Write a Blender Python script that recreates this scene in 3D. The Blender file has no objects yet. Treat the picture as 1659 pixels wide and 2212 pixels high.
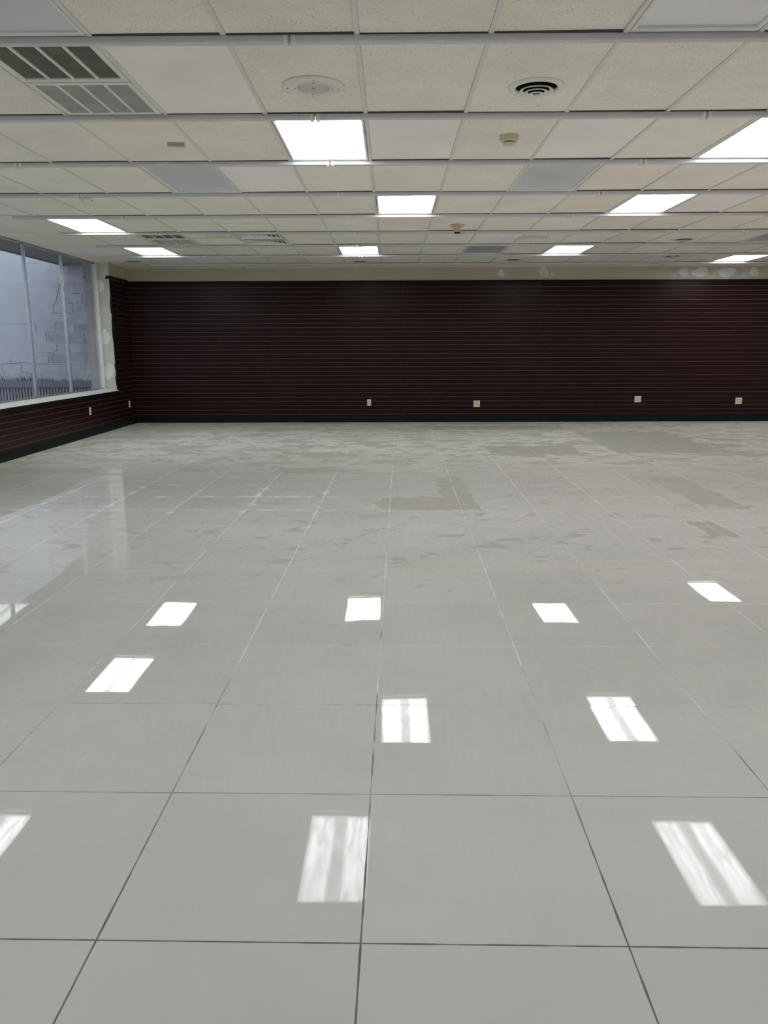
import bpy, math, random
from mathutils import Matrix, Vector
random.seed(7)
S = bpy.context.scene
COL = S.collection

# ------------------------------------------------------------------ camera
F_PX, YAW, PITCH, ROLL, EYE = 1685.3, -0.00915, -0.20689, -0.00348, 1.330
def cam_axes():
    fw = Vector((math.sin(YAW)*math.cos(PITCH), math.cos(YAW)*math.cos(PITCH), math.sin(PITCH)))
    rt = Vector((math.cos(YAW), -math.sin(YAW), 0)); up = rt.cross(fw)
    r2 = rt*math.cos(ROLL) + up*math.sin(ROLL); u2 = -rt*math.sin(ROLL) + up*math.cos(ROLL)
    return r2, u2, fw
CR, CU, CF = cam_axes()
cd = bpy.data.cameras.new('camera'); cam = bpy.data.objects.new('camera', cd); COL.objects.link(cam)
cd.sensor_fit = 'HORIZONTAL'; cd.sensor_width = 36.0; cd.lens = F_PX/1659*36
cd.clip_start = 0.05; cd.clip_end = 200
M = Matrix.Identity(4)
for i in range(3):
    M[i][0], M[i][1], M[i][2] = CR[i], CU[i], -CF[i]
M[0][3], M[1][3], M[2][3] = 0, 0, EYE
cam.matrix_world = M
S.camera = cam

# ------------------------------------------------------------------ world, daylight, exposure
wd = bpy.data.worlds.new('overcast_sky'); S.world = wd; wd.use_nodes = True
wb = wd.node_tree.nodes['Background']
wb.inputs[0].default_value = (0.66, 0.745, 0.93, 1); wb.inputs[1].default_value = 1.48
S.view_settings.view_transform = 'Standard'; S.view_settings.look = 'None'
S.view_settings.exposure = 0.0; S.view_settings.gamma = 1.0; S.view_settings.use_curve_mapping = False
TUBE, LENS = 8.6, 6.2          # radiance of the lit lens over the tubes / between them

# ------------------------------------------------------------------ dimensions (metres)
H = 2.728                        # ceiling
CX, CY, CW, CD = -0.1512, 3.917, 0.6096, 1.2192   # ceiling grid
XL, XW, YB = -4.684, -4.90, 14.38                 # left wall, window plane, back wall
XR, YF = 10.75, -6.2
REVEAL = 13.46
def gx(c): return CX + c*CW
def gy(r): return CY + r*CD

# ------------------------------------------------------------------ helpers
class MB:
    def __init__(s): s.v = []; s.f = []; s.m = []; s.a = []
    def quad(s, pts, mi=0, a=0.0):
        n = len(s.v); s.v += [tuple(p) for p in pts]; s.f.append(tuple(range(n, n+len(pts)))); s.m.append(mi); s.a.append(a)
    def box(s, x0, x1, y0, y1, z0, z1, mi=0, a=0.0, mt=None):
        p = [Vector(q) for q in ((x0,y0,z0),(x1,y0,z0),(x1,y1,z0),(x0,y1,z0),(x0,y0,z1),(x1,y0,z1),(x1,y1,z1),(x0,y1,z1))]
        if mt: p = [mt @ q for q in p]
        n = len(s.v); s.v += [tuple(q) for q in p]
        for f in ((3,2,1,0),(4,5,6,7),(0,1,5,4),(1,2,6,5),(2,3,7,6),(3,0,4,7)):
            s.f.append(tuple(n+i for i in f)); s.m.append(mi); s.a.append(a)
    def loft(s, rings, mi=0, closed=True, cap0=False, cap1=False):
        n = len(s.v); k = len(rings[0])
        for r in rings: s.v += [tuple(p) for p in r]
        for i in range(len(rings)-1):
            for j in range(k if closed else k-1):
                a, b = n+i*k+j, n+i*k+(j+1) % k
                s.f.append((a, b, b+k, a+k)); s.m.append(mi); s.a.append(0.0)
        if cap0: s.f.append(tuple(n+j for j in reversed(range(k)))); s.m.append(mi); s.a.append(0.0)
        if cap1: s.f.append(tuple(n+(len(rings)-1)*k+j for j in range(k))); s.m.append(mi); s.a.append(0.0)
    def lathe(s, prof, n=48, mi=0, c=(0,0,0), cap0=False, cap1=False):
        s.loft([[(c[0]+r*math.cos(2*math.pi*j/n), c[1]+r*math.sin(2*math.pi*j/n), c[2]+z) for j in range(n)] for r, z in prof], mi, True, cap0, cap1)
    def build(s, name, mats, parent=None, smooth=False, bevel=0, attr=None, loc=None):
        me = bpy.data.meshes.new(name); me.from_pydata(s.v, [], s.f)
        for m in (mats if isinstance(mats, (list, tuple)) else [mats]): me.materials.append(m)
        me.polygons.foreach_set('material_index', s.m)
        if smooth: me.polygons.foreach_set('use_smooth', [True]*len(s.f))
        if attr:
            at = me.attributes.new(attr, 'FLOAT', 'FACE'); at.data.foreach_set('value', s.a)
        me.update()
        o = bpy.data.objects.new(name, me); COL.objects.link(o)
        if parent: o.parent = parent
        if loc: o.location = loc
        if bevel:
            b = o.modifiers.new('bevel', 'BEVEL'); b.width = bevel; b.segments = 2; b.limit_method = 'ANGLE'
        if smooth:
            e = o.modifiers.new('split', 'EDGE_SPLIT'); e.split_angle = math.radians(40)
        return o
def tag(o, label=None, cat=None, group=None, kind=None):
    if label: o['label'] = label
    if cat: o['category'] = cat
    if group: o['group'] = group
    if kind: o['kind'] = kind
    return o
def empty(name, loc, rz=0):
    o = bpy.data.objects.new(name, None); COL.objects.link(o); o.location = loc; o.rotation_euler = (0,0,rz); o.empty_display_size = .1
    return o
def dup(root, loc, label, group=None, swap=None):
    r = root.copy(); COL.objects.link(r); r.location = loc; r['label'] = label
    if group: r['group'] = group
    def kids(src, dst):
        for ch in list(src.children):
            c = ch.copy(); COL.objects.link(c); c.parent = dst
            if swap and ch.name.split('.')[0] in swap:
                c.data = swap[ch.name.split('.')[0]]
            kids(ch, c)
    kids(root, r)
    return r

# node material helpers
class NM:
    def __init__(s, name):
        s.m = bpy.data.materials.new(name); s.m.use_nodes = True; s.t = s.m.node_tree; s.b = s.t.nodes['Principled BSDF']
        s.tc = None
    def n(s, typ, **kw):
        nd = s.t.nodes.new('ShaderNode'+typ)
        for k, v in kw.items(): setattr(nd, k, v)
        return nd
    def put(s, sock, v):
        if isinstance(v, bpy.types.NodeSocket): s.t.links.new(v, sock)
        elif v is not None: sock.default_value = v
    def pos(s):
        if not s.tc: s.tc = s.n('NewGeometry')
        return s.tc.outputs['Position']
    def math(s, op, a, b=None, c=None, clamp=False):
        nd = s.n('Math', operation=op); nd.use_clamp = clamp
        for i, v in enumerate((a, b, c)): s.put(nd.inputs[i], v)
        return nd.outputs[0]
    def vm(s, op, a, b=None, sc=None):
        nd = s.n('VectorMath', operation=op); s.put(nd.inputs[0], a)
        if b is not None: s.put(nd.inputs[1], b)
        if sc is not None: s.put(nd.inputs['Scale'], sc)
        return nd.outputs['Value'] if op in ('LENGTH','DOT_PRODUCT') else nd.outputs[0]
    def xyz(s, v):
        nd = s.n('SeparateXYZ'); s.put(nd.inputs[0], v); return nd.outputs
    def comb(s, x, y, z):
        nd = s.n('CombineXYZ')
        for i, v in enumerate((x, y, z)): s.put(nd.inputs[i], v)
        return nd.outputs[0]
    def noise(s, vec, scale, detail=3, rough=.5, dist=0, col=False):
        nd = s.n('TexNoise'); s.put(nd.inputs['Vector'], vec); nd.inputs['Scale'].default_value = scale
        nd.inputs['Detail'].default_value = detail; nd.inputs['Roughness'].default_value = rough; nd.inputs['Distortion'].default_value = dist
        return nd.outputs['Color' if col else 'Fac']
    def ramp(s, v, a, b, lo=0.0, hi=1.0, smooth=False):
        nd = s.n('MapRange'); nd.interpolation_type = 'SMOOTHSTEP' if smooth else 'LINEAR'
        s.put(nd.inputs[0], v)
        for i, q in enumerate((a, b, lo, hi)): s.put(nd.inputs[i+1], q)
        return nd.outputs[0]
    def mix(s, f, a, b, blend='MIX'):
        nd = s.n('Mix', data_type='RGBA', blend_type=blend); s.put(nd.inputs[0], f)
        for i, v in ((6, a), (7, b)):
            s.put(nd.inputs[i], (v + (1,)) if isinstance(v, tuple) and len(v) == 3 else v)
        return nd.outputs[2]
    def bump(s, h, strength=.3, dist=.002):
        nd = s.n('Bump'); s.put(nd.inputs['Height'], h); nd.inputs['Strength'].default_value = strength; nd.inputs['Distance'].default_value = dist
        return nd.outputs[0]
    def out(s, color=None, rough=None, spec=None, normal=None, metal=None):
        if isinstance(color, tuple) and len(color) == 3: color = color + (1,)
        s.put(s.b.inputs['Base Color'], color); s.put(s.b.inputs['Roughness'], rough)
        s.put(s.b.inputs['Specular IOR Level'], spec); s.put(s.b.inputs['Metallic'], metal)
        if normal is not None: s.t.links.new(normal, s.b.inputs['Normal'])
        return s.m
def paint(name, c, rough=.5, var=.06, scale=6, spec=.5, metal=0, bump=0.0, bscale=120):
    q = NM(name); p = q.pos()
    n = q.noise(p, scale, 4)
    k = q.ramp(n, .3, .7, 1-var, 1+var)
    col = q.vm('SCALE', c, sc=k)
    nr = q.bump(q.noise(p, bscale, 2), bump, .001) if bump else None
    return q.out(col, rough, spec, nr, metal)

# ------------------------------------------------------------------ materials
def m_tile():
    q = NM('mineral_fibre_tile'); p = q.pos()
    at = q.n('Attribute', attribute_name='tile', attribute_type='GEOMETRY').outputs['Fac']   # 0..1 per tile, >.8 fresh smooth tile
    fresh = q.math('GREATER_THAN', at, .8); light = q.math('GREATER_THAN', at, .4)
    wn = q.n('TexWhiteNoise', noise_dimensions='1D'); q.put(wn.inputs['W'], at)
    warp = q.vm('ADD', p, q.vm('SCALE', q.noise(p, 60, 2, col=True), sc=.02))
    worm = q.noise(warp, 112, 2, .6, .8)
    marks = q.ramp(worm, .585, .64)
    pin = q.ramp(q.noise(p, 240, 1), .66, .72)
    dens = q.ramp(q.noise(p, 9, 2), .35, .6, .35, 1)
    mk = q.math('MULTIPLY', q.math('MAXIMUM', marks, q.math('MULTIPLY', pin, .7)), dens)
    mk = q.math('MULTIPLY', mk, q.math('MINIMUM', q.ramp(light, 0, 1, .46, .20), q.ramp(fresh, 0, 1, .6, .10)))
    base = q.mix(wn.outputs['Value'], (.875,.825,.735), (.915,.875,.790))
    base = q.mix(fresh, base, (.925,.875,.835))
    soft = q.ramp(q.noise(p, 2.2, 3), .3, .7, .95, 1.04)
    base = q.vm('SCALE', base, sc=soft)
    col = q.mix(mk, base, (.20,.19,.165))
    return q.out(col, .9, .2, q.bump(q.math('SUBTRACT', 1, mk), .5, .002))
def m_floor():
    q = NM('waxed_stone_floor'); p = q.pos()
    X, Y, Z = q.xyz(p)
    s, fx, fy, th = .60868, -.0891, 1.5399, -.01197
    u = q.math('DIVIDE', q.math('SUBTRACT', q.math('MULTIPLY_ADD', Y, th, X), fx), s)
    v = q.math('DIVIDE', q.math('SUBTRACT', q.math('MULTIPLY_ADD', X, -th, Y), fy), s)
    fu = q.math('FRACT', u); fv = q.math('FRACT', v)
    du = q.math('MULTIPLY', q.math('MINIMUM', fu, q.math('SUBTRACT', 1, fu)), s)
    dv = q.math('MULTIPLY', q.math('MINIMUM', fv, q.math('SUBTRACT', 1, fv)), s)
    d = q.math('MINIMUM', du, dv)
    cell = q.comb(q.math('FLOOR', u), q.math('FLOOR', v), 0)
    wn = q.n('TexWhiteNoise', noise_dimensions='3D'); q.put(wn.inputs['Vector'], cell)
    far = q.ramp(Y, 4.5, 8.5, 0, 1, True)
    rightfar = q.ramp(X, -1.0, 5.0, .75, 1.0)
    # base colour
    big = q.noise(p, .45, 3)
    base = q.mix(q.ramp(big, .35, .65), (.466,.474,.432), (.516,.515,.474))
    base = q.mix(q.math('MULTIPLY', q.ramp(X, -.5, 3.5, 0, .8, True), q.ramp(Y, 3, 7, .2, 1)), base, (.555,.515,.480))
    base = q.vm('SCALE', base, sc=q.ramp(wn.outputs['Value'], 0, 1, .975, 1.02))
    base = q.vm('SCALE', base, sc=q.ramp(q.noise(p, 2.4, 5, .6), .3, .7, .965, 1.03))
    # worn patches where the old wax has lifted: small ragged ones and a few large ones
    st = q.vm('MULTIPLY', p, (1.0, 1.5, 1))
    sparse = q.ramp(Y, 3.5, 9.5, .065, -.01)
    w1 = q.ramp(q.math('SUBTRACT', q.noise(st, 3.4, 8, .64, .5), sparse), .535, .565)
    w2 = q.ramp(q.noise(st, 1.25, 7, .58, .3), .545, .56)
    w3 = q.ramp(q.math('SUBTRACT', q.noise(q.vm('MULTIPLY', p, (2.2, 6.5, 1)), 3.2, 6, .62), sparse), .555, .585)
    amt = q.ramp(Y, 2.9, 5.2, .04, 1.0, True)
    # individual worn places: centre x, y, half width, half length
    wn2 = q.noise(p, 4.5, 5, .6)
    spots = None
    for (sx, sy, hw, hl) in ((.28,6.70,.40,.30),(.60,7.30,.15,.85),(3.7,11.3,.75,1.3),(1.6,13.3,1.0,.35),(2.40,5.68,.10,.26),(2.85,7.3,.20,.85),(1.9,10.3,.6,.5),(-.93,8.6,.34,.22),(-2.2,8.65,.2,.13),(-3.9,8.6,.6,.25),(5.3,9.2,.5,.5)):
        ex = q.math('DIVIDE', q.math('SUBTRACT', X, sx), hw); ey = q.math('DIVIDE', q.math('SUBTRACT', Y, sy), hl)
        e = q.math('MAXIMUM', q.math('ABSOLUTE', ex), q.math('ABSOLUTE', ey))
        e = q.math('SUBTRACT', 1, q.math('ADD', e, q.ramp(wn2, .3, .7, -.22, .22)))
        spots = e if spots is None else q.math('MAXIMUM', spots, e)
    spots = q.ramp(spots, -.02, .03)
    wear = q.math('MULTIPLY', q.math('MAXIMUM', q.math('MULTIPLY', w1, .9), q.math('MAXIMUM', q.math('MULTIPLY', w2, q.ramp(Y, 5.5, 8.5, .0, .9)), q.math('MULTIPLY', w3, .75))), amt)
    wear = q.math('MAXIMUM', wear, q.math('MULTIPLY', spots, 1.0))
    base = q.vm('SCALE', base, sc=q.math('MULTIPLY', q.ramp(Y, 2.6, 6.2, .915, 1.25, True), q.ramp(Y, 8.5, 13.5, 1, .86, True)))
    col = q.mix(q.math('MULTIPLY', wear, .85), base, (.325,.315,.272))
    # pale residue of grout haze
    hz = q.math('MULTIPLY', q.ramp(q.noise(q.vm('MULTIPLY', p, (1.2, 5, 1)), 3.5, 5, .6), .56, .66), q.ramp(Y, 4.5, 7.5, 0, .30))
    col = q.mix(hz, col, (.62,.60,.56))
    # grout
    gn = q.noise(p, 1.6, 4, .6)
    w = q.ramp(q.noise(p, 9, 2), .3, .7, .0013, .0031)
    g = q.ramp(d, q.math('SUBTRACT', w, .0008), q.math('ADD', w, .0010), 1, 0)
    near = q.math('MULTIPLY', q.ramp(Y, 1.8, 2.7, 1, 0), q.ramp(q.math('ADD', gn, q.ramp(Y, 1.5, 2.3, .3, 0)), .42, .5, .25, 1))
    gd = q.math('MULTIPLY', g, q.math('MAXIMUM', near, q.ramp(q.math('SUBTRACT', q.noise(p, 2.7, 5, .65), q.math('MULTIPLY', q.math('LESS_THAN', dv, du), .04)), .40, .55, .12, .80)))
    gcol = q.mix(q.ramp(q.math('ADD', gn, q.ramp(Y, 1.9, 3.3, -.25, .06)), .42, .52), (.120,.120,.108), (.66,.65,.61))
    col = q.mix(gd, col, gcol)
    # smeared pale grout film beside the joints in one stretch of floor
    zone = q.math('MULTIPLY', q.math('MULTIPLY', q.ramp(Y, 5.6, 6.2), q.ramp(Y, 8.0, 7.4)), q.math('MULTIPLY', q.ramp(X, -3.6, -3.0), q.ramp(X, -.3, -.7)))
    film = q.ramp(q.math('ADD', d, q.ramp(q.noise(p, 7, 4), .3, .7, -.035, .05)), .0, .035, 1, 0)
    col = q.mix(q.math('MULTIPLY', q.math('MULTIPLY', film, zone), .75), col, (.72,.72,.69))
    # tiny dark specks of grit trodden into the wax
    vo = q.n('TexVoronoi'); q.put(vo.inputs['Vector'], p); vo.inputs['Scale'].default_value = 2.6
    sp = q.math('MULTIPLY', q.math('LESS_THAN', vo.outputs['Distance'], q.ramp(q.noise(p, 3, 1), .45, .7, 0.0, .012)), .6)
    col = q.mix(sp, col, (.10,.09,.08))
    # gloss
    smear = q.noise(q.vm('MULTIPLY', p, (9, 1.6, 1)), 5, 6, .65, .8)
    rough = q.math('ADD', q.ramp(smear, .35, .7, .006, .030), q.math('ADD', q.math('MULTIPLY', q.math('MULTIPLY', wear, q.ramp(Y, 6.5, 9)), .20), q.math('MULTIPLY', far, .02)))
    shine = q.math('MULTIPLY', q.ramp(smear, .40, .60, 1.08, q.ramp(Y, 2.4, 4.0, .66, .97)), q.ramp(Y, 7.5, 11.0, 1, .22, True))
    shine = q.math('MULTIPLY', shine, q.ramp(wear, 0, .8, 1, .45))
    shine = q.math('MULTIPLY', shine, q.math('SUBTRACT', 1, gd))
    # each tile sits a hair out of true
    rnd = q.vm('SUBTRACT', wn.outputs['Color'], (.5,.5,.5))
    wav = q.vm('SUBTRACT', q.noise(p, 1.1, 2, col=True), (.5,.5,.5))
    nrm = q.vm('ADD', q.vm('MULTIPLY', rnd, (.006,.006,0)), q.vm('MULTIPLY', wav, (.010,.010,0)))
    nrm = q.vm('NORMALIZE', q.vm('ADD', nrm, q.comb(0, q.ramp(Y, 3.0, 6.0, .006, .001), 1)))
    # thin wax coat over the dull stone: reflectance rises towards grazing but stays that of a worn coat
    lw = q.n('LayerWeight'); lw.inputs['Blend'].default_value = .5; q.put(lw.inputs['Normal'], nrm)
    f5 = q.math('POWER', lw.outputs['Facing'], 5)
    fac = q.math('MULTIPLY', q.math('MULTIPLY_ADD', f5, 1.15, .025), shine)
    gl = q.n('BsdfGlossy'); q.put(gl.inputs['Roughness'], rough); q.put(gl.inputs['Normal'], nrm)
    mx = q.n('MixShader'); q.put(mx.inputs[0], fac)
    q.out(col, .9, 0.0); q.t.links.new(q.b.outputs[0], mx.inputs[1]); q.t.links.new(gl.outputs[0], mx.inputs[2])
    q.t.links.new(mx.outputs[0], q.t.nodes['Material Output'].inputs[0])
    return q.m
def m_laminate():
    q = NM('dark_maroon_laminate'); p = q.pos()
    g = q.noise(q.vm('MULTIPLY', p, (1.2, 1.2, 26)), 3, 5, .6)
    col = q.mix(q.ramp(g, .35, .7), (.0125,.0033,.0038), (.0235,.0066,.0070))
    return q.out(col, q.ramp(q.noise(p, 2, 3), .3, .7, .30, .38), .13)
def m_cmu():
    q = NM('white_painted_block'); p = q.pos()
    X, Y, Z = q.xyz(p)
    base = q.mix(q.ramp(q.noise(p, 1.2, 4), .35, .65), (.66,.665,.68), (.74,.745,.75))
    old = q.ramp(X, -7.4, -6.4)
    base = q.mix(q.math('MULTIPLY', old, q.ramp(q.noise(p, 3, 5, .6), .45, .7)), base, (.50,.50,.49))
    br = q.n('TexBrick'); q.put(br.inputs['Vector'], q.comb(X, q.math('ADD', Z, .02), 0))
    br.inputs['Scale'].default_value = 1; br.inputs['Brick Width'].default_value = .406; br.inputs['Row Height'].default_value = .204
    br.inputs['Mortar Size'].default_value = .005; br.inputs['Color1'].default_value = (1,1,1,1); br.inputs['Color2'].default_value = (1,1,1,1); br.inputs['Mortar'].default_value = (0,0,0,1)
    mor = q.math('MULTIPLY', q.math('SUBTRACT', 1, br.outputs['Color']), q.math('MULTIPLY', old, q.ramp(q.noise(p, 2.5, 3), .45, .6, .05, .5)))
    col = q.mix(mor, base, (.22,.22,.22))
    pits = q.math('MULTIPLY', q.ramp(q.noise(p, 26, 2), .68, .72), q.math('MULTIPLY', old, q.ramp(q.noise(p, 1.8, 2), .5, .65)))
    col = q.mix(pits, col, (.16,.16,.17))
    return q.out(col, .85, .3, q.bump(q.noise(p, 60, 3), .3, .004))
def m_glass():
    m = bpy.data.materials.new('window_glass'); m.use_nodes = True; t = m.node_tree; t.nodes.remove(t.nodes['Principled BSDF'])
    tr = t.nodes.new('ShaderNodeBsdfTransparent'); tr.inputs[0].default_value = (.95,.97,.97,1)
    gl = t.nodes.new('ShaderNodeBsdfGlossy'); gl.inputs['Roughness'].default_value = .01
    lw = t.nodes.new('ShaderNodeLayerWeight'); pw = t.nodes.new('ShaderNodeMath'); pw.operation = 'POWER'; pw.inputs[1].default_value = 5
    ma = t.nodes.new('ShaderNodeMath'); ma.operation = 'MULTIPLY_ADD'; ma.inputs[1].default_value = .96; ma.inputs[2].default_value = .04
    mx = t.nodes.new('ShaderNodeMixShader'); L = t.links.new
    lw.inputs['Blend'].default_value = .5
    L(lw.outputs['Facing'], pw.inputs[0]); L(pw.outputs[0], ma.inputs[0]); L(ma.outputs[0], mx.inputs[0])
    L(tr.outputs[0], mx.inputs[1]); L(gl.outputs[0], mx.inputs[2]); L(mx.outputs[0], t.nodes['Material Output'].inputs[0])
    return m
def m_lens(name, tint, on):
    q = NM(name)
    if not on:
        p = q.pos()
        col = q.vm('SCALE', tint, sc=q.ramp(q.noise(p, 2, 2), .3, .7, .97, 1.03))
        return q.out(col, .35, .5, q.bump(q.noise(p, 160, 1), .2, .001))
    tc = q.n('TexCoord'); x, y, z = q.xyz(tc.outputs['Object'])
    ax = q.math('ABSOLUTE', x)
    wob = q.ramp(q.noise(tc.outputs['Object'], 5, 2), .3, .7, -.006, .006)
    dx = q.math('ABSOLUTE', q.math('SUBTRACT', q.math('ADD', ax, wob), .150))
    band = q.ramp(dx, .070, .118, 1, 0, True)
    ends = q.ramp(q.math('ABSOLUTE', y), .50, .562, 1, 0, True)
    st = q.math('MULTIPLY', band, ends)
    glow = q.ramp(q.math('ABSOLUTE', y), .25, .56, 1.12, .9)
    stren = q.math('ADD', q.math('MULTIPLY', st, TUBE), q.math('MULTIPLY', glow, LENS))
    q.b.inputs['Emission Color'].default_value = tuple(tint)+(1,)
    q.t.links.new(stren, q.b.inputs['Emission Strength'])
    return q.out((.8,.8,.82), .4, .5)

TILE = m_tile(); FLOOR = m_floor(); LAM = m_laminate(); CMU = m_cmu(); GLASS = m_glass()
VOID = paint('dark_ceiling_void', (.006,.006,.006), .9)
TEE = paint('painted_grid_tee', (.75,.725,.66), .5, .03, 3)
RAIL = paint('pale_grey_rail', (.62,.62,.63), .5, .05, 3, .25)
CLIP = paint('off_white_clip', (.78,.77,.71), .45, .03)
MDF = paint('brown_fibreboard', (.185,.113,.076), .6, .25, 14)
BLACK = paint('black_vinyl', (.0045,.0065,.009), .5, .2, 5, .15)
BEIGE = paint('beige_wall_paint', (.50,.455,.35), .7, .05, 1.5, .3, bump=.15)
REVP = paint('cream_reveal_paint', (.52,.505,.44), .7, .10, 3, .3, bump=.15)
PATCH = paint('spackle_patch', (.66,.67,.66), .8, .08, 8, .2)
PATCHB = paint('thin_spackle_patch', (.50,.485,.42), .8, .12, 10, .2)
WHITE = paint('white_painted_sill', (.66,.66,.60), .4, .08, 4)
ALU = paint('brushed_aluminium', (.42,.43,.44), .25, .08, 10, .5, .85)
JAMB = paint('off_white_jamb', (.66,.66,.64), .4, .05)
VENTW = paint('white_vent_enamel', (.78,.79,.73), .4, .04, 5)
VENTD = paint('dusty_grey_louver', (.44,.44,.40), .55, .15, 9)
FIXW = paint('white_fixture_enamel', (.80,.80,.79), .4, .03)
SPKW = paint('painted_speaker_baffle', (.78,.755,.68), .5, .03)
SPKG = paint('speaker_perforation', (.33,.315,.28), .6, .1, 60)
IVORY = paint('ivory_plastic', (.66,.60,.40), .4, .04)
IVORYD = paint('aged_ivory_plastic', (.62,.50,.30), .45, .06)
OUTL = paint('almond_outlet_plate', (.72,.64,.44), .4, .03)
OUTR = paint('almond_receptacle', (.47,.42,.27), .4, .03)
DUCT = paint('dusty_duct', (.50,.48,.42), .8)
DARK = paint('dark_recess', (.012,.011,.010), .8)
EXTG = paint('grey_soffit_paint', (.17,.19,.21), .7, .10, 2)
EXTP = paint('mauve_grey_stucco', (.34,.31,.33), .85, .06, 5)
CAPM = paint('grey_metal_coping', (.25,.25,.29), .5, .08, 3)
CORR = paint('corrugated_siding', (.40,.37,.39), .6, .10, 4)
STAIN = paint('stained_block', (.54,.54,.54), .9, .18, 5)
CRACK = paint('dark_crack', (.13,.13,.14), .95)  # dark grey of the crack lines on the block wall
FAINT = paint('faint_joint', (.42,.42,.44), .95)
GRASS = paint('dull_weed_green', (.075,.085,.05), .8, .4, 20)
ASPH = paint('outdoor_ground', (.22,.21,.20), .95, .15, 3)
BRKW = paint('rear_wall_paint', (.78,.76,.70), .7, .04, 1)

# ------------------------------------------------------------------ floor
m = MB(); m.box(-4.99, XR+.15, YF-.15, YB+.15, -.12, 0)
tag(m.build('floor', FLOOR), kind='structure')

# ------------------------------------------------------------------ ceiling: tiles, tees, void above
NR0, NR1 = -8, 8
LIT = [(-1,1),(4,1),(-6,1),(9,1),(0,3),(4,3),(9,3),(-6,4),(-6,6),(-1,6),(4,6),(9,7),(14,1),(14,4),(14,7)]  # the unseen panels beyond the right edge are added for their light
LITB = [(-6,-2),(-1,-2),(4,-2),(9,-2),(14,-2),(-6,-5),(-1,-5),(4,-5),(9,-5),(14,-5)]  # unseen panels behind the camera, added to light the room
UNLIT = [(-3,-1),(2,-1),(-3,2),(2,2),(2,6),(8,5)]
VENTS = [(-3,0),(-5,5)]; DIFFS = [(-3,5)]
HALF = [(-3,4),(-4,5)]
HOLE = set(LIT+LITB+UNLIT+VENTS+DIFFS)
RD_POS = [(1.56,.615),(6.60,5.69),(-.58,7.75),(3.49,7.60),(7.46,7.27),(-6.60,7.60)]   # round diffusers, grid units
SMOOTHT = {(-2,0),(0,1),(2,1),(-2,2),(2,5),(-7,3),(5,3)}
RX0 = -4.05                     # the rails stop short of the window
RW, RD = .056, .029             # rail width and drop
def yb(r): return YB if r == 9 else gy(r)
m = MB(); te = MB()
cols = range(-8, 18)
for r in range(NR0, 9):
    y0, y1 = gy(r), min(gy(r+1), YB)
    for c in cols:
        x0, x1 = max(gx(c), XW-.02), min(gx(c+1), XR)
        if x1-x0 < .02: continue
        if (c, r) in HOLE: continue
        a = random.uniform(0, .39) if (r <= 0 or (r == 1 and random.random() < .4) or random.random() < .08) else random.uniform(.41, .78)
        if (c, r) in SMOOTHT or (r > 2 and random.random() < .06): a = random.uniform(.82, 1)
        parts = [(y0, y1)]
        if (c, r) in HALF: parts = [(y0, (y0+y1)/2-.004), ((y0+y1)/2+.004, y1)]
        for ya, yb_ in parts:
            e = .013 if c >= -6 else .004
            xa, xb = x0+e, x1-e
            rail = xa > RX0-.3
            ya2 = ya + (RW*.6 if (rail and ya == y0) else .004); yb2 = yb_ - (.012 if (rail and yb_ < YB-.01 and abs(yb_-y1) < 1e-6) else .003)
            lift = random.choice([.001,.002,.004,.006,.008]); t2 = random.uniform(0, .004)
            z = [H+.001, H+.001+random.uniform(0,.001), H+.001+lift, H+.001+lift*random.uniform(.2,1)+t2*0]
            q = [(xa,ya2,z[0]),(xb,ya2,z[1]),(xb,yb2,z[2]),(xa,yb2,z[3])]
            hole = [h for h in RD_POS if xa < gx(h[0]) < xb and ya2 < gy(h[1]) < yb2]
            if hole:
                hx, hy = gx(hole[0][0]), gy(hole[0][1]); ring = []; edge = []
                angs = sorted([2*math.pi*j/36+.01 for j in range(36)] + [math.atan2(cy_-hy, cx_-hx) % (2*math.pi) for cx_ in (xa, xb) for cy_ in (ya2, yb2)])
                for t in angs:
                    c_, s_ = math.cos(t), math.sin(t)
                    k = min(((xb if c_ > 0 else xa)-hx)/c_ if abs(c_) > 1e-9 else 1e9, ((yb2 if s_ > 0 else ya2)-hy)/s_ if abs(s_) > 1e-9 else 1e9)
                    edge.append((hx+c_*k, hy+s_*k, H+.001)); ring.append((hx+c_*.119, hy+s_*.119, H+.001))
                for j in range(len(angs)):
                    j2 = (j+1) % len(angs); m.quad([edge[j2], edge[j], ring[j], ring[j2]], 0, a)
                q = [(p[0], p[1], H+.001) for p in q]
            else: m.quad(q[::-1], 0, a)
            top = [(p[0],p[1],p[2]+.016) for p in q]
            m.quad([q[3],q[2],top[2],top[3]], 0, a); m.quad([q[0],q[3],top[3],top[0]], 0, a)
            m.quad([q[2],q[1],top[1],top[2]], 0, a); m.quad([q[1],q[0],top[0],top[1]], 0, a)
m.box(XW-.05, XR+.1, YF-.1, YB+.1, H+.12, H+.14, 1)
ceil = tag(m.build('ceiling', [TILE, VOID], attr='tile'), kind='structure')
for r in range(NR0, 9):
    y0, y1 = gy(r), min(gy(r+1), YB)
    for c in range(-6, 18):
        x = gx(c)
        if x > XR: continue
        te.box(x-.012, x+.012, y0+.002, y1-.001, H-.0015, H+.02)
for (c, r) in HALF: te.box(gx(c)+.012, gx(c+1)-.012, gy(r+.5)-.004, gy(r+.5)+.004, H+.002, H+.02)
for r in range(NR0, 9): te.box(XW, RX0, gy(r)+.002, gy(r)+.006, H+.003, H+.02)
te.box(XW, XR, YB-.02, YB, H-.001, H+.02)
te.build('grid_tees', TEE, ceil)

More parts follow.
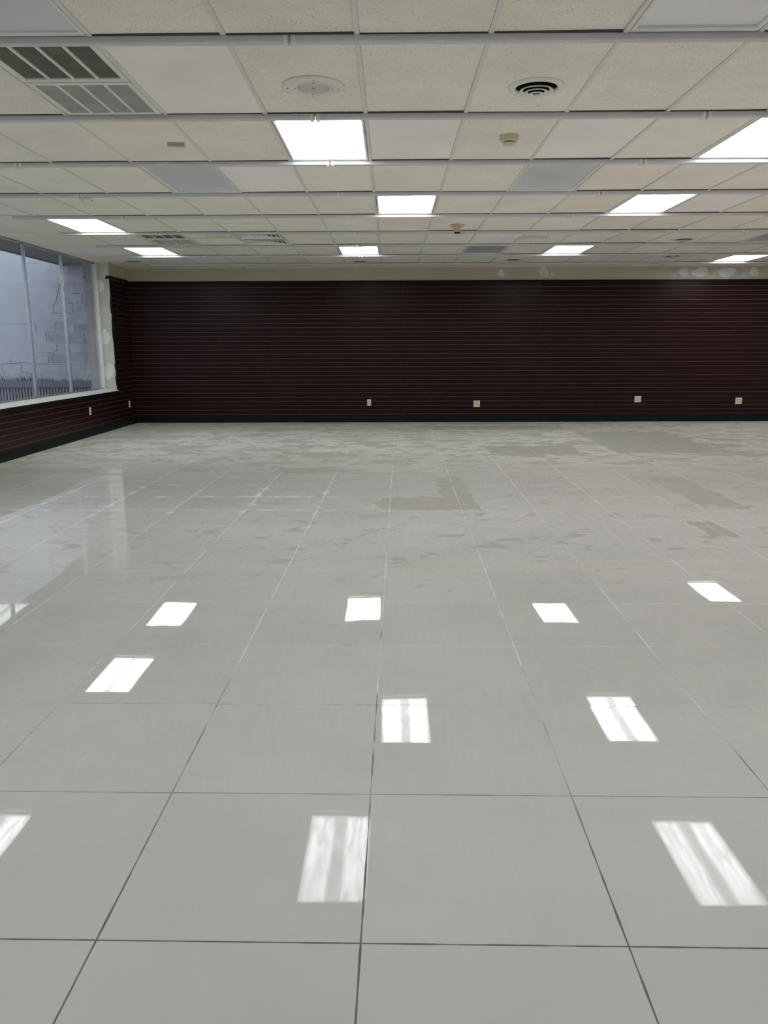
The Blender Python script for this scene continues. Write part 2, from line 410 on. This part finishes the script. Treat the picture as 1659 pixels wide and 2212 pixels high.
# rails hanging under the grid, one row each
JX = [-2.85, -.46, 1.92, 4.31, 6.70, 9.09]
def rail(r, idx):
    y = gy(r); mb = MB()
    prof = [(y, H-.001), (y, H-.012), (y+.0005, H-.0225), (y+.003, H-.0265), (y+.008, H-RD), (y+RW-.015, H-RD), (y+RW-.008, H-.026), (y+RW-.003, H-.020), (y+RW, H-.010), (y+RW, H-.001)]
    cuts = [RX0] + JX + [XR-.01]
    for a, b in zip(cuts[:-1], cuts[1:]):
        a2, b2 = a+(.003 if a != RX0 else 0), b-.003
        mb.loft([[(a2, p[0], p[1]) for p in prof], [(b2, p[0], p[1]) for p in prof]], 0, True, True, True)
    mb.box(RX0+.02, XR-.02, y+RW/2-.002, y+RW/2+.002, H-.002, H+.11)
    o = mb.build('trim_%d' % idx, RAIL, smooth=True)
    tag(o, kind='structure')
    for x in JX:
        k = MB()
        for s in (-1, 1):
            xa = x + s*.019
            pr = [(y-.004, H-.001), (y-.005, H-.016), (y-.001, H-.030), (y+.012, H-.037), (y+RW-.010, H-.037), (y+RW+.003, H-.028), (y+RW+.004, H-.001)]
            k.loft([[(xa-.009, p[0], p[1]) for p in pr], [(xa+.009, p[0], p[1]) for p in pr]], 0, True, True, True)
        k.build('joint_clip', CLIP, o, bevel=.002)
for i, r in enumerate(range(NR0+1, 9)): rail(r, i+1)

# ------------------------------------------------------------------ walls
# slatwall: horizontal boards with narrow grooves, z measured from the floor
G0, GS = .152, .0772
def slat_profile(z0, z1):
    """(depth, z) steps of the board face with its grooves, bottom to top; material 0 laminate, 1 fibreboard"""
    out = []; z = z0
    for i in range(40):
        g = G0 + i*GS
        if g < z0+.01 or g > z1-.01: continue
        out.append((z, g-.0032, 0)); out.append((g-.0032, g+.0032, 1)); z = g+.0032
    out.append((z, z1, 0)); return out
def slat_panel(parent, p0, p1, nrm, z0, z1, thick=.018):
    """panel from p0 to p1 (xy) whose face looks along nrm"""
    mb = MB(); n = Vector((nrm[0], nrm[1], 0)); A = Vector((p0[0], p0[1], 0)); B = Vector((p1[0], p1[1], 0))
    def P(b, d, z): v = (A if b == 0 else B) + n*d; return (v.x, v.y, z)
    for (a, b, k) in slat_profile(z0, z1):
        if k == 0: mb.quad([P(0,thick,a), P(1,thick,a), P(1,thick,b), P(0,thick,b)], 0)
        else:
            d = thick-.005
            mb.quad([P(0,d,a), P(1,d,a), P(1,d,b), P(0,d,b)], 1)
            mb.quad([P(0,thick,a), P(1,thick,a), P(1,d,a), P(0,d,a)], 1)
            mb.quad([P(0,d,b), P(1,d,b), P(1,thick,b), P(0,thick,b)], 1)
    for e in (0, 1): mb.quad([P(e,0,z0), P(e,thick,z0), P(e,thick,z1), P(e,0,z1)], 0)
    mb.quad([P(0,0,z1), P(0,thick,z1), P(1,thick,z1), P(1,0,z1)], 0)
    mb.quad([P(0,0,z0), P(0,thick,z0), P(1,thick,z0), P(1,0,z0)], 0)
    return mb.build('slat_panel', [LAM, MDF], parent)
def blob(mb, c, ax, ay, w, h, seed, n=26, t=.0015, nrm=None):
    rnd = random.Random(seed); ph = [rnd.uniform(0, 6.28) for _ in range(4)]
    ring = []
    for j in range(n):
        a = 2*math.pi*j/n
        k = 1 + .10*math.sin(2*a+ph[0]) + .08*math.sin(3*a+ph[1]) + .05*math.sin(5*a+ph[2]) + .04*math.sin(9*a+ph[3])
        ring.append(Vector(c) + Vector(ax)*w*k*math.cos(a) + Vector(ay)*h*k*math.sin(a))
    N = Vector(nrm)
    mb.loft([[tuple(p) for p in ring], [tuple(p+N*t) for p in ring]], 0, True, False, True)

m = MB(); m.box(XL-.3, XR+.15, YB, YB+.15, 0, H+.14)
wb_ = tag(m.build('wall_back', BEIGE), kind='structure')
pe = [XL, -2.21, .23, 2.67, 5.11, 7.55, 9.99, XR]
for a, b in zip(pe[:-1], pe[1:]):
    slat_panel(wb_, (a+.0004, YB), (b-.0004, YB), (0,-1), .105, 2.500)
pm = MB(); pb = MB()
for i, (x, z, w, h) in enumerate([(1.957,2.622,.055,.062),(2.708,2.640,.085,.085),(2.86,2.600,.028,.028),(5.17,2.632,.075,.080),(5.46,2.625,.13,.085),(5.93,2.622,.15,.080),(6.40,2.630,.07,.08)]):
    blob(pm, (x, YB-.0012, z), (1,0,0), (0,0,1), w, h, 10+i, nrm=(0,-1,0))
for i, (x, z, w, h) in enumerate([(2.04,2.615,.20,.085),(2.72,2.628,.13,.095),(5.22,2.625,.34,.092),(6.08,2.622,.44,.092)]):
    blob(pb, (x, YB-.0001, z), (1,0,0), (0,0,1), w, h, 30+i, t=.0004+.0003*i, nrm=(0,-1,0))
pb.build('thin_plaster', PATCHB, wb_); pm.build('plaster_patch', PATCH, wb_)

m = MB()   # left wall: parapet below the window, pier beside the back corner, header nothing (glass runs to the ceiling)
m.box(XL-.3, XL, YF, REVEAL, 0, .615)
m.box(XL-.3, XL, REVEAL, YB, 0, H+.14)
m.box(XL-.3, XL, YF, 2.30, .615, H+.14)
wl = tag(m.build('wall_left', REVP), kind='structure')
m = MB(); m.box(XL, XL+.003, REVEAL, YB, 2.515, H+.05); m.build('upper_wall_strip', BEIGE, wl)
slat_panel(wl, (XL, YF), (XL, 4.70), (1,0), .105, .590)
slat_panel(wl, (XL, 4.7008), (XL, 7.14), (1,0), .105, .590)
slat_panel(wl, (XL, 7.1408000000000005), (XL, 9.50), (1,0), .105, .590)
slat_panel(wl, (XL, 9.5008), (XL, 11.938), (1,0), .105, .590)
slat_panel(wl, (XL, 11.9388), (XL, REVEAL), (1,0), .105, .590)
slat_panel(wl, (XL, REVEAL), (XL, YB-.018), (1,0), .105, 2.515)
pm = MB()
for i, (x, z, w, h) in enumerate([(-4.835,2.36,.060,.095),(-4.825,1.53,.075,.135),(-4.800,.965,.088,.135)]):
    blob(pm, (x, REVEAL-.0002, z), (1,0,0), (0,0,1), w, h, 50+i, nrm=(0,-1,0))
pm.build('plaster_patch', PATCH, wl)
pm = MB()
blob(pm, (XL-.030, REVEAL-.0002, 2.50), (1,0,0), (0,0,1), .036, .026, 70, nrm=(0,-1,0))
for z, h in ((2.05,.16),(1.62,.20),(.80,.10),(1.05,.05)):
    blob(pm, (XL-.001, REVEAL-.0002, z), (1,0,0), (0,0,1), .013, h, int(z*50), nrm=(0,-1,0))
pm.build('black_paint_smudge', BLACK, wl)

m = MB(); m.box(XR, XR+.15, YF, YB, 0, H+.14); tag(m.build('wall_right', BRKW), kind='structure')
m = MB(); m.box(XL-.3, XR+.15, YF-.15, YF, 0, H+.14); tag(m.build('wall_front', BRKW), kind='structure')

# trims and baseboards
m = MB(); m.box(XL+.019, XR, YB-.024, YB-.0005, 0, .118); tag(m.build('baseboard_back', BLACK, bevel=.003), kind='structure')
m = MB(); m.box(XL+.0005, XL+.024, YF, YB-.025, 0, .118); tag(m.build('baseboard_left', BLACK, bevel=.003), kind='structure')
TN = 20
m = MB(); m.box(XL+.019, XR, YB-.022, YB-.0002, 2.462, 2.503); tag(m.build('trim_%d' % TN, BLACK), kind='structure')
m = MB(); m.box(XL+.0005, XL+.022, YF, REVEAL-.03, .586, .634); tag(m.build('trim_%d' % (TN+1), BLACK), kind='structure')
m = MB(); m.box(XL+.0002, XL+.022, REVEAL+.0, YB-.022, 2.485, 2.523); m.box(XL-.001, XL+.022, REVEAL-.006, REVEAL+.016, .62, 2.523)
tag(m.build('trim_%d' % (TN+2), BLACK), kind='structure')

# ------------------------------------------------------------------ window
WY0, WY1, ZS = 2.30, REVEAL-.005, .675
win = tag(empty('window_1', (0,0,0)), kind='structure')
mull = [12.06 - 1.22*i for i in range(8)]
m = MB()
m.box(XW-.035, XW+.03, WY1-.045, WY1, ZS-.01, H+.0)
m.box(XW-.035, XW+.03, WY0, WY0+.04, ZS-.01, H+.0)
m.build('window_frame', JAMB, win, bevel=.003)
m = MB()
m.box(XW-.03, XW+.02, WY0+.04, WY1-.045, ZS-.02, ZS+.012); m.box(XW-.03, XW+.015, WY0+.04, WY1-.045, H-.018, H)
m.build('window_rail', ALU, win, bevel=.002)
for y in mull:
    m = MB()
    m.box(XW-.020, XW+.016, y-.009, y+.009, ZS+.012, H-.018)
    m.box(XW+.016, XW+.026, y-.006, y+.006, ZS+.012, H-.018)
    m.build('mullion', ALU, win, bevel=.003)
ys = [WY0+.04] + sorted(mull) + [WY1-.045]
for i, (a, b) in enumerate(zip(ys[:-1], ys[1:])):
    a2 = a+.009 if i else a; b2 = b-.009 if i < len(ys)-2 else b
    m = MB(); m.box(XW-.008, XW-.002, a2, b2, ZS+.012, H-.018); m.build('glass_pane', GLASS, win)
m = MB()
m.loft([[(XW-.03, y, .60), (XW-.03, y, ZS), (XL+.012, y, .650), (XL+.030, y, .646), (XL+.034, y, .640), (XL+.030, y, .633), (XL+.002, y, .631), (XL-.01, y, .60)] for y in (WY0, WY1)], 0, True, True, True)
m.build('window_sill', WHITE, win)

# ------------------------------------------------------------------ outdoors, seen through the window
NW = 16.30
def ray(px, py, Y0):
    d = CR*((px-829.5)/F_PX) + CU*((1106-py)/F_PX) + CF
    t = Y0/d.y; return d.x*t, EYE+d.z*t
def crop(x, y): return ray(x/4.253, y/4.253+500, NW)
m = MB(); m.box(-16, -5.0, NW, NW+.3, -.13, 6.2)
nb = tag(m.build('block_wall', CMU), 'white painted concrete block wall of the building next door, outside the window', 'wall')
def strip(mb, pts, w):
    for (a, b) in zip(pts[:-1], pts[1:]):
        ax, az = crop(*a); bx, bz = crop(*b)
        dx, dz = bx-ax, bz-az; L = math.hypot(dx, dz) or 1; ex, ez = -dz/L*w/2, dx/L*w/2; ox, oz = dx/L*w/3, dz/L*w/3
        k = [(ax+ex-ox, az+ez-oz), (ax-ex-ox, az-ez-oz), (bx-ex+ox, bz-ez+oz), (bx+ex+ox, bz+ez+oz)]
        mb.loft([[(p[0], NW+.001, p[1]) for p in k], [(p[0], NW-.0035, p[1]) for p in k]], 0, True, False, True)
m = MB()
for x0, x1, y0, y1 in ((522,588,858,915),(690,825,850,920),(440,585,942,1012),(630,770,938,1020),(460,785,1122,1197)):
    ax, az = crop(x0, y1); bx, bz = crop(x1, y0); m.box(ax, bx, NW-.0015, NW+.001, az, bz)
m.build('stained_blocks', STAIN, nb)
m = MB()
for L in ([(585,383),(620,385),(633,372),(633,320)],[(560,478),(543,500),(528,575),(510,655),(490,665),(493,750)],[(465,750),(670,750),(670,658),(620,658)],
          [(755,570),(758,655)],[(668,568),(725,568)],[(330,850),(329,890),(332,933)],[(500,842),(590,838)],[(418,932),(503,930)],[(418,932),(430,1020)],[(522,1040),(523,1090),(500,1110),(440,1113),(447,1203)],
          [(447,1203),(540,1205),(625,1203)],[(0,1218),(130,1213),(200,1204),(330,1217),(540,1223)],[(195,1210),(198,1290),(280,1300),(300,1350)]): strip(m, L, .0055)
m.build('wall_crack', CRACK, nb)
m = MB()
for L in ([(670,660),(800,661)],[(503,842),(503,930)],[(620,842),(820,843)],[(515,1030),(520,1045)],[(540,1223),(700,1226),(850,1210)],[(100,1175),(102,1205),(130,1213)],[(20,1220),(25,1290)],
          [(545,1210),(548,1290)],[(370,1290),(625,1295)],[(525,930),(830,932)],[(430,1020),(830,1022)],[(330,1112),(440,1112)],[(630,1110),(840,1112)],[(680,845),(685,930)],
          [(775,935),(778,1020)],[(790,1115),(793,1210)],[(500,567),(600,570)],[(640,382),(780,383)],[(0,845),(330,848)],[(240,295),(360,290)]): strip(m, L, .0045)
m.build('block_joint', FAINT, nb)

m = MB()   # retaining wall with ribbed siding and flat coping
for i in range(128):
    x = -5.16 - i*.061
    m.loft([[(x, 15.56, z), (x-.004, 15.515, z), (x-.040, 15.515, z), (x-.044, 15.56, z), (x-.061, 15.56, z), (x-.061, 15.60, z), (x, 15.60, z)] for z in (0, .592)], 0, True, True, True)
rw = tag(m.build('retaining_wall', CORR), 'low ribbed grey retaining wall with flat coping, outside below the block wall', 'wall')
m = MB(); m.box(-13, -5.16, 15.49, 15.62, .591, .713); m.build('coping', CAPM, rw, bevel=.006)
m = MB(); m.box(-13, -5.16, 15.622, NW-.004, 0, .70); tag(m.build('planting_bed', ASPH), 'raised planting bed behind the coping, at the foot of the block wall', 'planting bed')
m = MB()
rg = random.Random(3)
for i in range(420):
    x = -5.9 - (abs(rg.gauss(0, 1))*1.1 if i % 5 == 0 else 1.0 + rg.random()*2.2); y = rg.uniform(15.75, 16.22)
    dense = x < -7.0 and rg.random() < .8
    h = rg.uniform(.03, .14)*(1.3 if dense else .65) * (2.0 if rg.random() < .05 else 1); b = rg.uniform(-.7, .7)*h; w = rg.uniform(.0015, .004)
    rings = []
    for k in range(5):
        t = k/4; ww = w*(1-t*.9); xx = x + b*t*t; zz = .70 + h*t*(1-.15*t*abs(b)/h)
        rings.append([(xx-ww, y, zz), (xx, y-ww*.6, zz), (xx+ww, y, zz)])
    m.loft(rings, 0, True, False, True)
tag(m.build('weeds', GRASS), 'thin green weeds growing above the coping of the retaining wall outside', 'grass', kind='stuff')
m = MB(); m.box(-6.58, XL-.30, -7, NW-.001, 2.99, 3.12)
m.box(-6.60, -6.56, -7, NW-.001, 2.97, 3.20)
tag(m.build('canopy', EXTG), 'dark grey canopy soffit outside above the window', 'canopy')
m = MB(); m.box(-5.13, XL-.301, REVEAL+.04, NW-.001, 0, 2.989)
tag(m.build('pilaster', EXTP), 'mauve grey stucco pilaster outside at the right edge of the window', 'pilaster')
m = MB(); m.box(XL-.30, XR+.3, YF-.3, YB+.3, H+.20, H+.45)  # unseen roof slab and edge, added to keep skylight out of the room
m.box(XL-.30, XL-.2, YF-.3, YB+.3, H+.0, H+.20); tag(m.build('trim_30', EXTG), kind='structure')
m = MB(); m.box(-30, 30, -25, 30, -.30, -.13); tag(m.build('floor_outdoors', ASPH), kind='structure')

# ------------------------------------------------------------------ ceiling lights
def lens_mesh(mat, z0):
    mb = MB(); mb.box(-.268, .268, -.560, .560, z0, z0+.004); o = mb.build('lens', mat); me = o.data; bpy.data.objects.remove(o); return me
COOL = m_lens('lit_lens_cool', (.955,.955,1.0), True)
GREEN = m_lens('lit_lens_greenish', (.925,1.0,.965), True)
DULLW = m_lens('unlit_lens_white', (.86,.85,.83), False)
DULLG = m_lens('unlit_lens_dark_grey', (.47,.475,.48), False)
DULLB = m_lens('unlit_lens_blue_grey', (.67,.695,.71), False)
def make_light():
    t = empty('ceiling_light', (0,0,0))
    f = MB(); X1, Y1, i = .288, .5925, .020
    prof = [(0,.022), (0,-.0005), (i*.6,-.0015), (i,.004), (i,.020)]
    rings = []
    for (d, z) in prof: rings.append([(-X1+d,-Y1+d*1.4+.01,z),(X1-d,-Y1+d*1.4+.01,z),(X1-d,Y1-d*1.4,z),(-X1+d,Y1-d*1.4,z)])
    f.loft(rings[::-1], 0, True); f.build('frame', FIXW, t)
    h = MB(); h.loft([[(-.287,-.57,.021),(.287,-.57,.021),(.287,.585,.021),(-.287,.585,.021)], [(-.26,-.55,.105),(.26,-.55,.105),(.26,.55,.105),(-.26,.55,.105)]], 0, True, False, True)
    h.build('housing', FIXW, t)
    l = bpy.data.objects.new('lens', LM['cool']); COL.objects.link(l); l.parent = t; l.location = (0, .008, 0)
    return t
LM = dict(cool=lens_mesh(COOL, .010), green=lens_mesh(GREEN, .010), dullw=lens_mesh(DULLW, .016), dullb=lens_mesh(DULLB, .012), dullg=lens_mesh(DULLG, .012))
def cpos(c, r): return (gx(c+.5), gy(r+.5)+.014, H)
proto = make_light()
LAB = {(-1,1): 'brightest lit fluorescent panel, behind the round ceiling speaker, left of centre',
 (4,1): 'lit fluorescent panel cut off by the upper right edge of the photo',
 (-6,1): 'lit panel out of frame at left, mirrored in the floor at the bottom left edge',
 (9,1): 'added lit fluorescent panel far out of frame to the right of the nearest rows',
 (0,3): 'lit fluorescent panel in the middle of the ceiling, in front of the beige cone-shaped sensor',
 (4,3): 'lit fluorescent panel slanting right, behind the right-hand unlit blue-grey panel',
 (9,3): 'added lit fluorescent panel out of frame to the right, third row of panels',
 (-6,4): 'greenish lit fluorescent panel over the window side, nearer of the two there',
 (-6,6): 'greenish lit fluorescent panel over the window side, farther of the two, by the back corner',
 (-1,6): 'small greenish lit panel near the back wall, left of centre above the single outlet',
 (4,6): 'greenish lit panel near the back wall, right of the far unlit grey panel',
 (9,7): 'lit panel closest to the back wall at the right edge, above the plaster patches',
 (14,1): 'added lit panel far out of frame along the right wall, nearest of three',
 (14,4): 'added lit panel far out of frame along the right wall, middle of three',
 (14,7): 'added lit panel far out of frame along the right wall, in the back corner'}
for i, (c, r) in enumerate(LIT):
    g = 'green' if r in (4,6) and c < 9 else 'cool'
    if i == 0:
        proto.location = cpos(c, r); tag(proto, LAB[(c,r)], 'ceiling light', 'lit fluorescent ceiling panels')
    else: dup(proto, cpos(c, r), LAB[(c,r)], swap={'lens': LM[g]})
    if i == 0: proto['category'] = 'ceiling light'
for (c, r) in LITB: dup(proto, cpos(c, r), 'unseen lit fluorescent ceiling panel added behind the camera for its light', 'unseen added panels behind the camera')
ULAB = {(-3,-1): ('dullb','unlit ceiling panel in the upper left corner, in front of the nearest rail'),
 (2,-1): ('dullw','unlit white ceiling panel in the upper right corner, in front of the nearest rail'),
 (-3,2): ('dullb','unlit blue-grey ceiling panel left of centre, behind the small box on the ceiling'),
 (2,2): ('dullb','unlit blue-grey ceiling panel right of centre, behind the round smoke detector'),
 (2,6): ('dullg','small unlit grey ceiling panel near the back wall, beyond the beige cone sensor'),
 (8,5): ('dullg','unlit grey ceiling panel at the far right edge beside a round air diffuser')}
for (c, r), (k, lab) in ULAB.items():
    o = dup(proto, cpos(c, r), lab, 'unlit ceiling panels', swap={'lens': LM[k]})

# ------------------------------------------------------------------ return air grilles (two square frames each)
def make_grille():
    t = empty('return_air_grille', (0,0,0))
    for s, dz in ((-1, 0), (1, 0)):
        yc = s*.2985; f = MB(); X1 = .288; Y1 = .2890
        ring = lambda d, z: [(-X1+d, yc-Y1+d, z), (X1-d, yc-Y1+d, z), (X1-d, yc+Y1-d, z), (-X1+d, yc+Y1-d, z)]
        f.loft([ring(.034,.018), ring(.034,.001), ring(.028,-.004), ring(.004,-.003), ring(0,.002), ring(0,.018)], 0, True)
        for k in (-1, 0, 1): f.box(k*.130-.008, k*.130+.008, yc-Y1+.030, yc+Y1-.030, -.001, .012)
        fr = f.build('frame', VENTW, t, bevel=0)
        l = MB(); n = 26; span = 2*(Y1-.034)
        for i in range(n):
            y = yc-Y1+.034+span*(i+.5)/n
            a, b = (-.0045, .0045) if s < 0 else (.0045, -.0045)
            l.quad([(-X1+.034, y+a, .003), (X1-.034, y+a, .003), (X1-.034, y+b, .012), (-X1+.034, y+b, .012)])
            l.quad([(-X1+.034, y+a+.0012, .003), (X1-.034, y+a+.0012, .003), (X1-.034, y+b+.0012, .012), (-X1+.034, y+b+.0012, .012)])
            l.quad([(-X1+.034, y+a, .003), (X1-.034, y+a, .003), (X1-.034, y+a+.0012, .003), (-X1+.034, y+a+.0012, .003)])
        l.build('louvers', VENTD, fr)
        d = MB(); d.box(-X1+.01, X1-.01, yc-Y1+.01, yc+Y1-.01, .018, .021); d.build('duct_backing', DUCT, fr)
    return t
g0 = make_grille(); g0.location = cpos(-3, 0)
tag(g0, 'large two-part return air grille in the ceiling at upper left, nearest the camera', 'air vent', 'return air grilles')
dup(g0, cpos(-5, 5), 'far two-part return air grille near the window, between two lit panels')

# square supply diffuser with stepped louvers
t = tag(empty('supply_air_diffuser', cpos(-3, 5)), 'square stepped-louver air diffuser in the ceiling, right of the far return grille', 'air vent')
for s in (-1, 1):
    yc = s*.2985; f = MB()
    ring = lambda h, z: [(-h, yc-h, z), (h, yc-h, z), (h, yc+h, z), (-h, yc+h, z)]
    f.loft([ring(.250,.020), ring(.262,-.002), ring(.284,-.003), ring(.287,.002), ring(.287,.020)], 0, True)
    fr = f.build('frame', VENTW, t)
    l = MB()
    for h in (.235, .180, .125, .070):
        l.loft([ring(h-.030, .012), ring(h, -.006), ring(h+.002, -.004), ring(h-.028, .014)], 0, True)
        for sx in (-1, 1):
            for sy in (-1, 1):
                l.quad([(sx*(h-.030), yc+sy*(h-.030), .012), (sx*h, yc+sy*h, -.006), (sx*(h+.012), yc+sy*(h+.002), .0), (sx*(h-.016), yc+sy*(h-.028), .016)])
    l.loft([ring(.030, .010), ring(.032, -.004)], 0, True, False, True)
    l.build('louvers', VENTW, fr)
    d = MB(); d.box(-.26, .26, yc-.26, yc+.26, .034, .038); d.build('duct_backing', DUCT, fr)

# ------------------------------------------------------------------ round speakers
def make_speaker():
    t = empty('ceiling_speaker', (0,0,0))
    b = MB(); b.lathe([(.168,.004),(.168,-.006),(.162,-.011),(.150,-.013),(.096,-.013),(.092,-.010),(.092,-.006)], 56); b.build('baffle', SPKW, t, smooth=True)
    g = MB(); g.lathe([(.092,-.007),(.0,-.0105)], 56)
    for i in range(8):
        r = .012+i*.0105
        g.lathe([(r,-.0085),(r+.0022,-.0125),(r+.0048,-.0125),(r+.007,-.0085)], 48, 1)
    for k in range(24):
        a = k*math.pi/12; c, s = math.cos(a), math.sin(a)
        mt = Matrix.Rotation(a, 4, 'Z'); g.box(.012, .091, -.0008, .0008, -.0130, -.009, 1, mt=mt)
    g.build('grille', [SPKG, SPKW], t)
    for k in range(4):
        a = k*math.pi/2+.1
        for rr in (.140, .101):
            s = MB(); s.lathe([(.005,-.0125),(.0045,-.0155),(.0,-.016)], 12, 0, (rr*math.cos(a), rr*math.sin(a), 0)); s.build('screw', SPKG, t)
    return t
sp = make_speaker(); sp.location = (gx(-.44), gy(.585), H)
tag(sp, 'round white ceiling speaker in front of the brightest lit panel', 'speaker', 'round ceiling speakers')
dup(sp, (gx(-3.34), gy(5.30), H), 'faint round ceiling speaker between the far return grille and the square diffuser')
dup(sp, (gx(3.28), gy(5.40), H), 'faint round ceiling speaker in front of the far right greenish panel')

# ------------------------------------------------------------------ round air diffusers
def make_diff():
    t = empty('round_air_diffuser', (0,0,0))
    r = MB(); r.lathe([(.158,.003),(.158,-.003),(.148,-.010),(.130,-.013),(.116,-.010),(.113,-.006),(.112,.060)], 56); r.build('outer_ring', SPKW, t, smooth=True)
    for R, z in ((.093,-.024),(.067,-.033),(.042,-.041)):
        k = MB(); k.lathe([(R-.020,z+.0095),(R-.002,z+.0055),(R,z+.003),(R,z-.001),(R-.003,z-.0015),(R-.022,z+.0070),(R-.020,z+.0095)], 48); k.build('cone_ring', SPKW, t, smooth=True)
    k = MB(); k.lathe([(.002,-.040),(.016,-.043),(.018,-.046),(.006,-.049),(.005,-.052),(.0,-.0525)], 32); k.build('centre_cap', SPKW, t, smooth=True)
    k = MB()
    for a in (0, math.pi/2): k.box(-.112, .112, -.004, .004, .040, .046, mt=Matrix.Rotation(a+.6, 4, 'Z'))
    k.build('spider', SPKW, t)
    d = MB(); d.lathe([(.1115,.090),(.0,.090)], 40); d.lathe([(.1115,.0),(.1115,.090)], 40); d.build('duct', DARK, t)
    return t
df = make_diff(); df.location = (gx(1.56), gy(.615), H+.001)
tag(df, 'round air diffuser with concentric rings in front of the smoke detector, nearest of its kind', 'air vent', 'round air diffusers')
for c, r, lab in ((6.60,5.69,'round air diffuser at right, beside the unlit panel at the right edge'),
                  (-.58,7.75,'round air diffuser just behind the small left-of-centre panel by the back wall'),
                  (3.49,7.60,'round air diffuser near the back wall, just behind the far unlit grey panel'),
                  (7.46,7.27,'round air diffuser near the back wall, left of the rightmost lit panel'),
                  (-6.60,7.60,'round air diffuser in the back left corner above the patched reveal')):
    dup(df, (gx(c), gy(r), H+.001), lab)

# ------------------------------------------------------------------ detectors and small fittings
t = tag(empty('smoke_detector', (gx(1.561), gy(1.437), H)), 'ivory round smoke detector behind the nearest round air diffuser', 'smoke detector')
b = MB(); b.lathe([(.064,.002),(.064,-.022),(.060,-.034),(.044,-.038)], 48, cap1=True); b.build('base', IVORY, t, smooth=True)
b = MB(); b.lathe([(.036,-.037),(.036,-.050)], 40); b.build('sensing_slot', DARK, t)
b = MB()
for k in range(22):
    a = 2*math.pi*k/22; b.box(.036, .041, -.0028, .0028, -.050, -.037, mt=Matrix.Rotation(a, 4, 'Z'))
b.lathe([(.042,-.047),(.042,-.053),(.036,-.060),(.0,-.062)], 40); b.build('cap', IVORY, t, smooth=False)

t = tag(empty('heat_sensor', (gx(1.52), gy(4.64), H)), 'beige cone-shaped ceiling sensor with a wide round base', 'sensor')
b = MB(); b.lathe([(.080,.002),(.080,-.008),(.074,-.014),(.040,-.018)], 48, cap1=True); b.build('base', IVORYD, t, smooth=True)
b = MB(); b.lathe([(.046,-.015),(.041,-.040),(.036,-.070),(.033,-.080)], 40, cap1=True); b.build('neck', IVORYD, t, smooth=True)
b = MB()
for k in range(3):
    a = -math.pi/2+(k-1)*.85; x, y = .031*math.cos(a), .031*math.sin(a)
    b.lathe([(.011,-.078),(.012,-.088),(.009,-.096),(.0,-.098)], 16, 0, (x, y, 0))
b.lathe([(.014,-.078),(.014,-.092),(.0,-.095)], 16)
b.build('lens_cluster', DARK, t, smooth=True)
b = MB(); b.lathe([(.006,0),(.006,-.004),(.0,-.005)], 12)
sc = b.build('screw', SPKG, t); sc.rotation_euler = (math.radians(90), 0, 0); sc.location = (.004, -.040, -.036)

t = tag(empty('sensor_box', (gx(-2.19), gy(1.56), H), math.radians(6)), 'small white oblong box stuck to a ceiling tile, left of the brightest lit panel', 'box')
b = MB(); b.box(-.061, .061, -.022, .022, -.030, .003); b.build('cover', SPKW, t, bevel=.003)
b = MB(); b.box(-.056, .056, -.024, -.0215, -.026, -.002); b.build('front_plate', VENTD, t, bevel=.001)

t = tag(empty('rail_fitting', (-2.80, gy(3)+.03, H-.037)), 'small white twin fitting hanging from a rail joint at upper left', 'fitting')
b = MB(); b.box(-.035, .035, -.012, .012, -.008, 0); b.build('bracket', CLIP, t, bevel=.002)
for s in (-1, 1):
    b = MB(); b.lathe([(.008,.0),(.017,-.006),(.018,-.022),(.012,-.024)], 20, cap1=False); o = b.build('head', CLIP, t, smooth=True)
    o.location = (s*.034, 0, -.002); o.rotation_euler = (0, s*math.radians(-35), 0)
    d = MB(); d.lathe([(.012,-.020),(.0,-.021)], 16); d.build('socket', DARK if s < 0 else CLIP, o)

# ------------------------------------------------------------------ electrical outlets
def make_outlet(gangs):
    t = empty('electrical_outlet', (0,0,0)); w = .0350 if gangs == 1 else .0585
    p = MB(); p.loft([[(-w,0,-.0575),(w,0,-.0575),(w,0,.0575),(-w,0,.0575)], [(-w,-.004,-.0575),(w,-.004,-.0575),(w,-.004,.0575),(-w,-.004,.0575)],
                      [(-w+.004,-.007,-.0535),(w-.004,-.007,-.0535),(w-.004,-.007,.0535),(-w+.004,-.007,.0535)]], 0, True, False, True)
    p.build('cover_plate', OUTL, t)
    for gxx in ((0,) if gangs == 1 else (-.023, .023)):
        r = MB()
        for zc in (-.020, .020):
            n = 20; pts = [(gxx+.0150*math.cos(2*math.pi*j/n), max(-.0125, min(.0125, .0165*math.sin(2*math.pi*j/n)))+zc) for j in range(n)]
            r.loft([[(x,-.0065,z) for x, z in pts], [(x,-.0085,z) for x, z in pts]], 0, True, False, True)
            for sx in (-.006, .006): r.box(gxx+sx-.0012, gxx+sx+.0012, -.0090, -.0084, zc-.003, zc+.006, 1)
        r.build('receptacle', [OUTR, DARK], t)
    return t
YS = YB-.018
o1 = make_outlet(1); o1.location = (-.396, YS, .360)
tag(o1, 'narrow single almond outlet low on the back wall, below the small left-of-centre panel', 'outlet')
o2 = make_outlet(2); o2.location = (1.568, YS, .332)
tag(o2, 'square almond double outlet on the back wall, next right of the narrow one', 'outlet')
dup(o2, (4.496, YS, .408), 'square almond double outlet on the back wall, middle of the three square ones')
dup(o2, (6.327, YS, .373), 'square almond double outlet nearest the right edge of the back wall')
for y, z, lab in ((12.13,.390,'almond outlet below the window sill, by the second mullion'), (13.99,.370,'almond outlet on the left wall close to the back corner')):
    o = dup(o1, (XL+.018, y, z), lab); o.rotation_euler = (0, 0, math.radians(90))
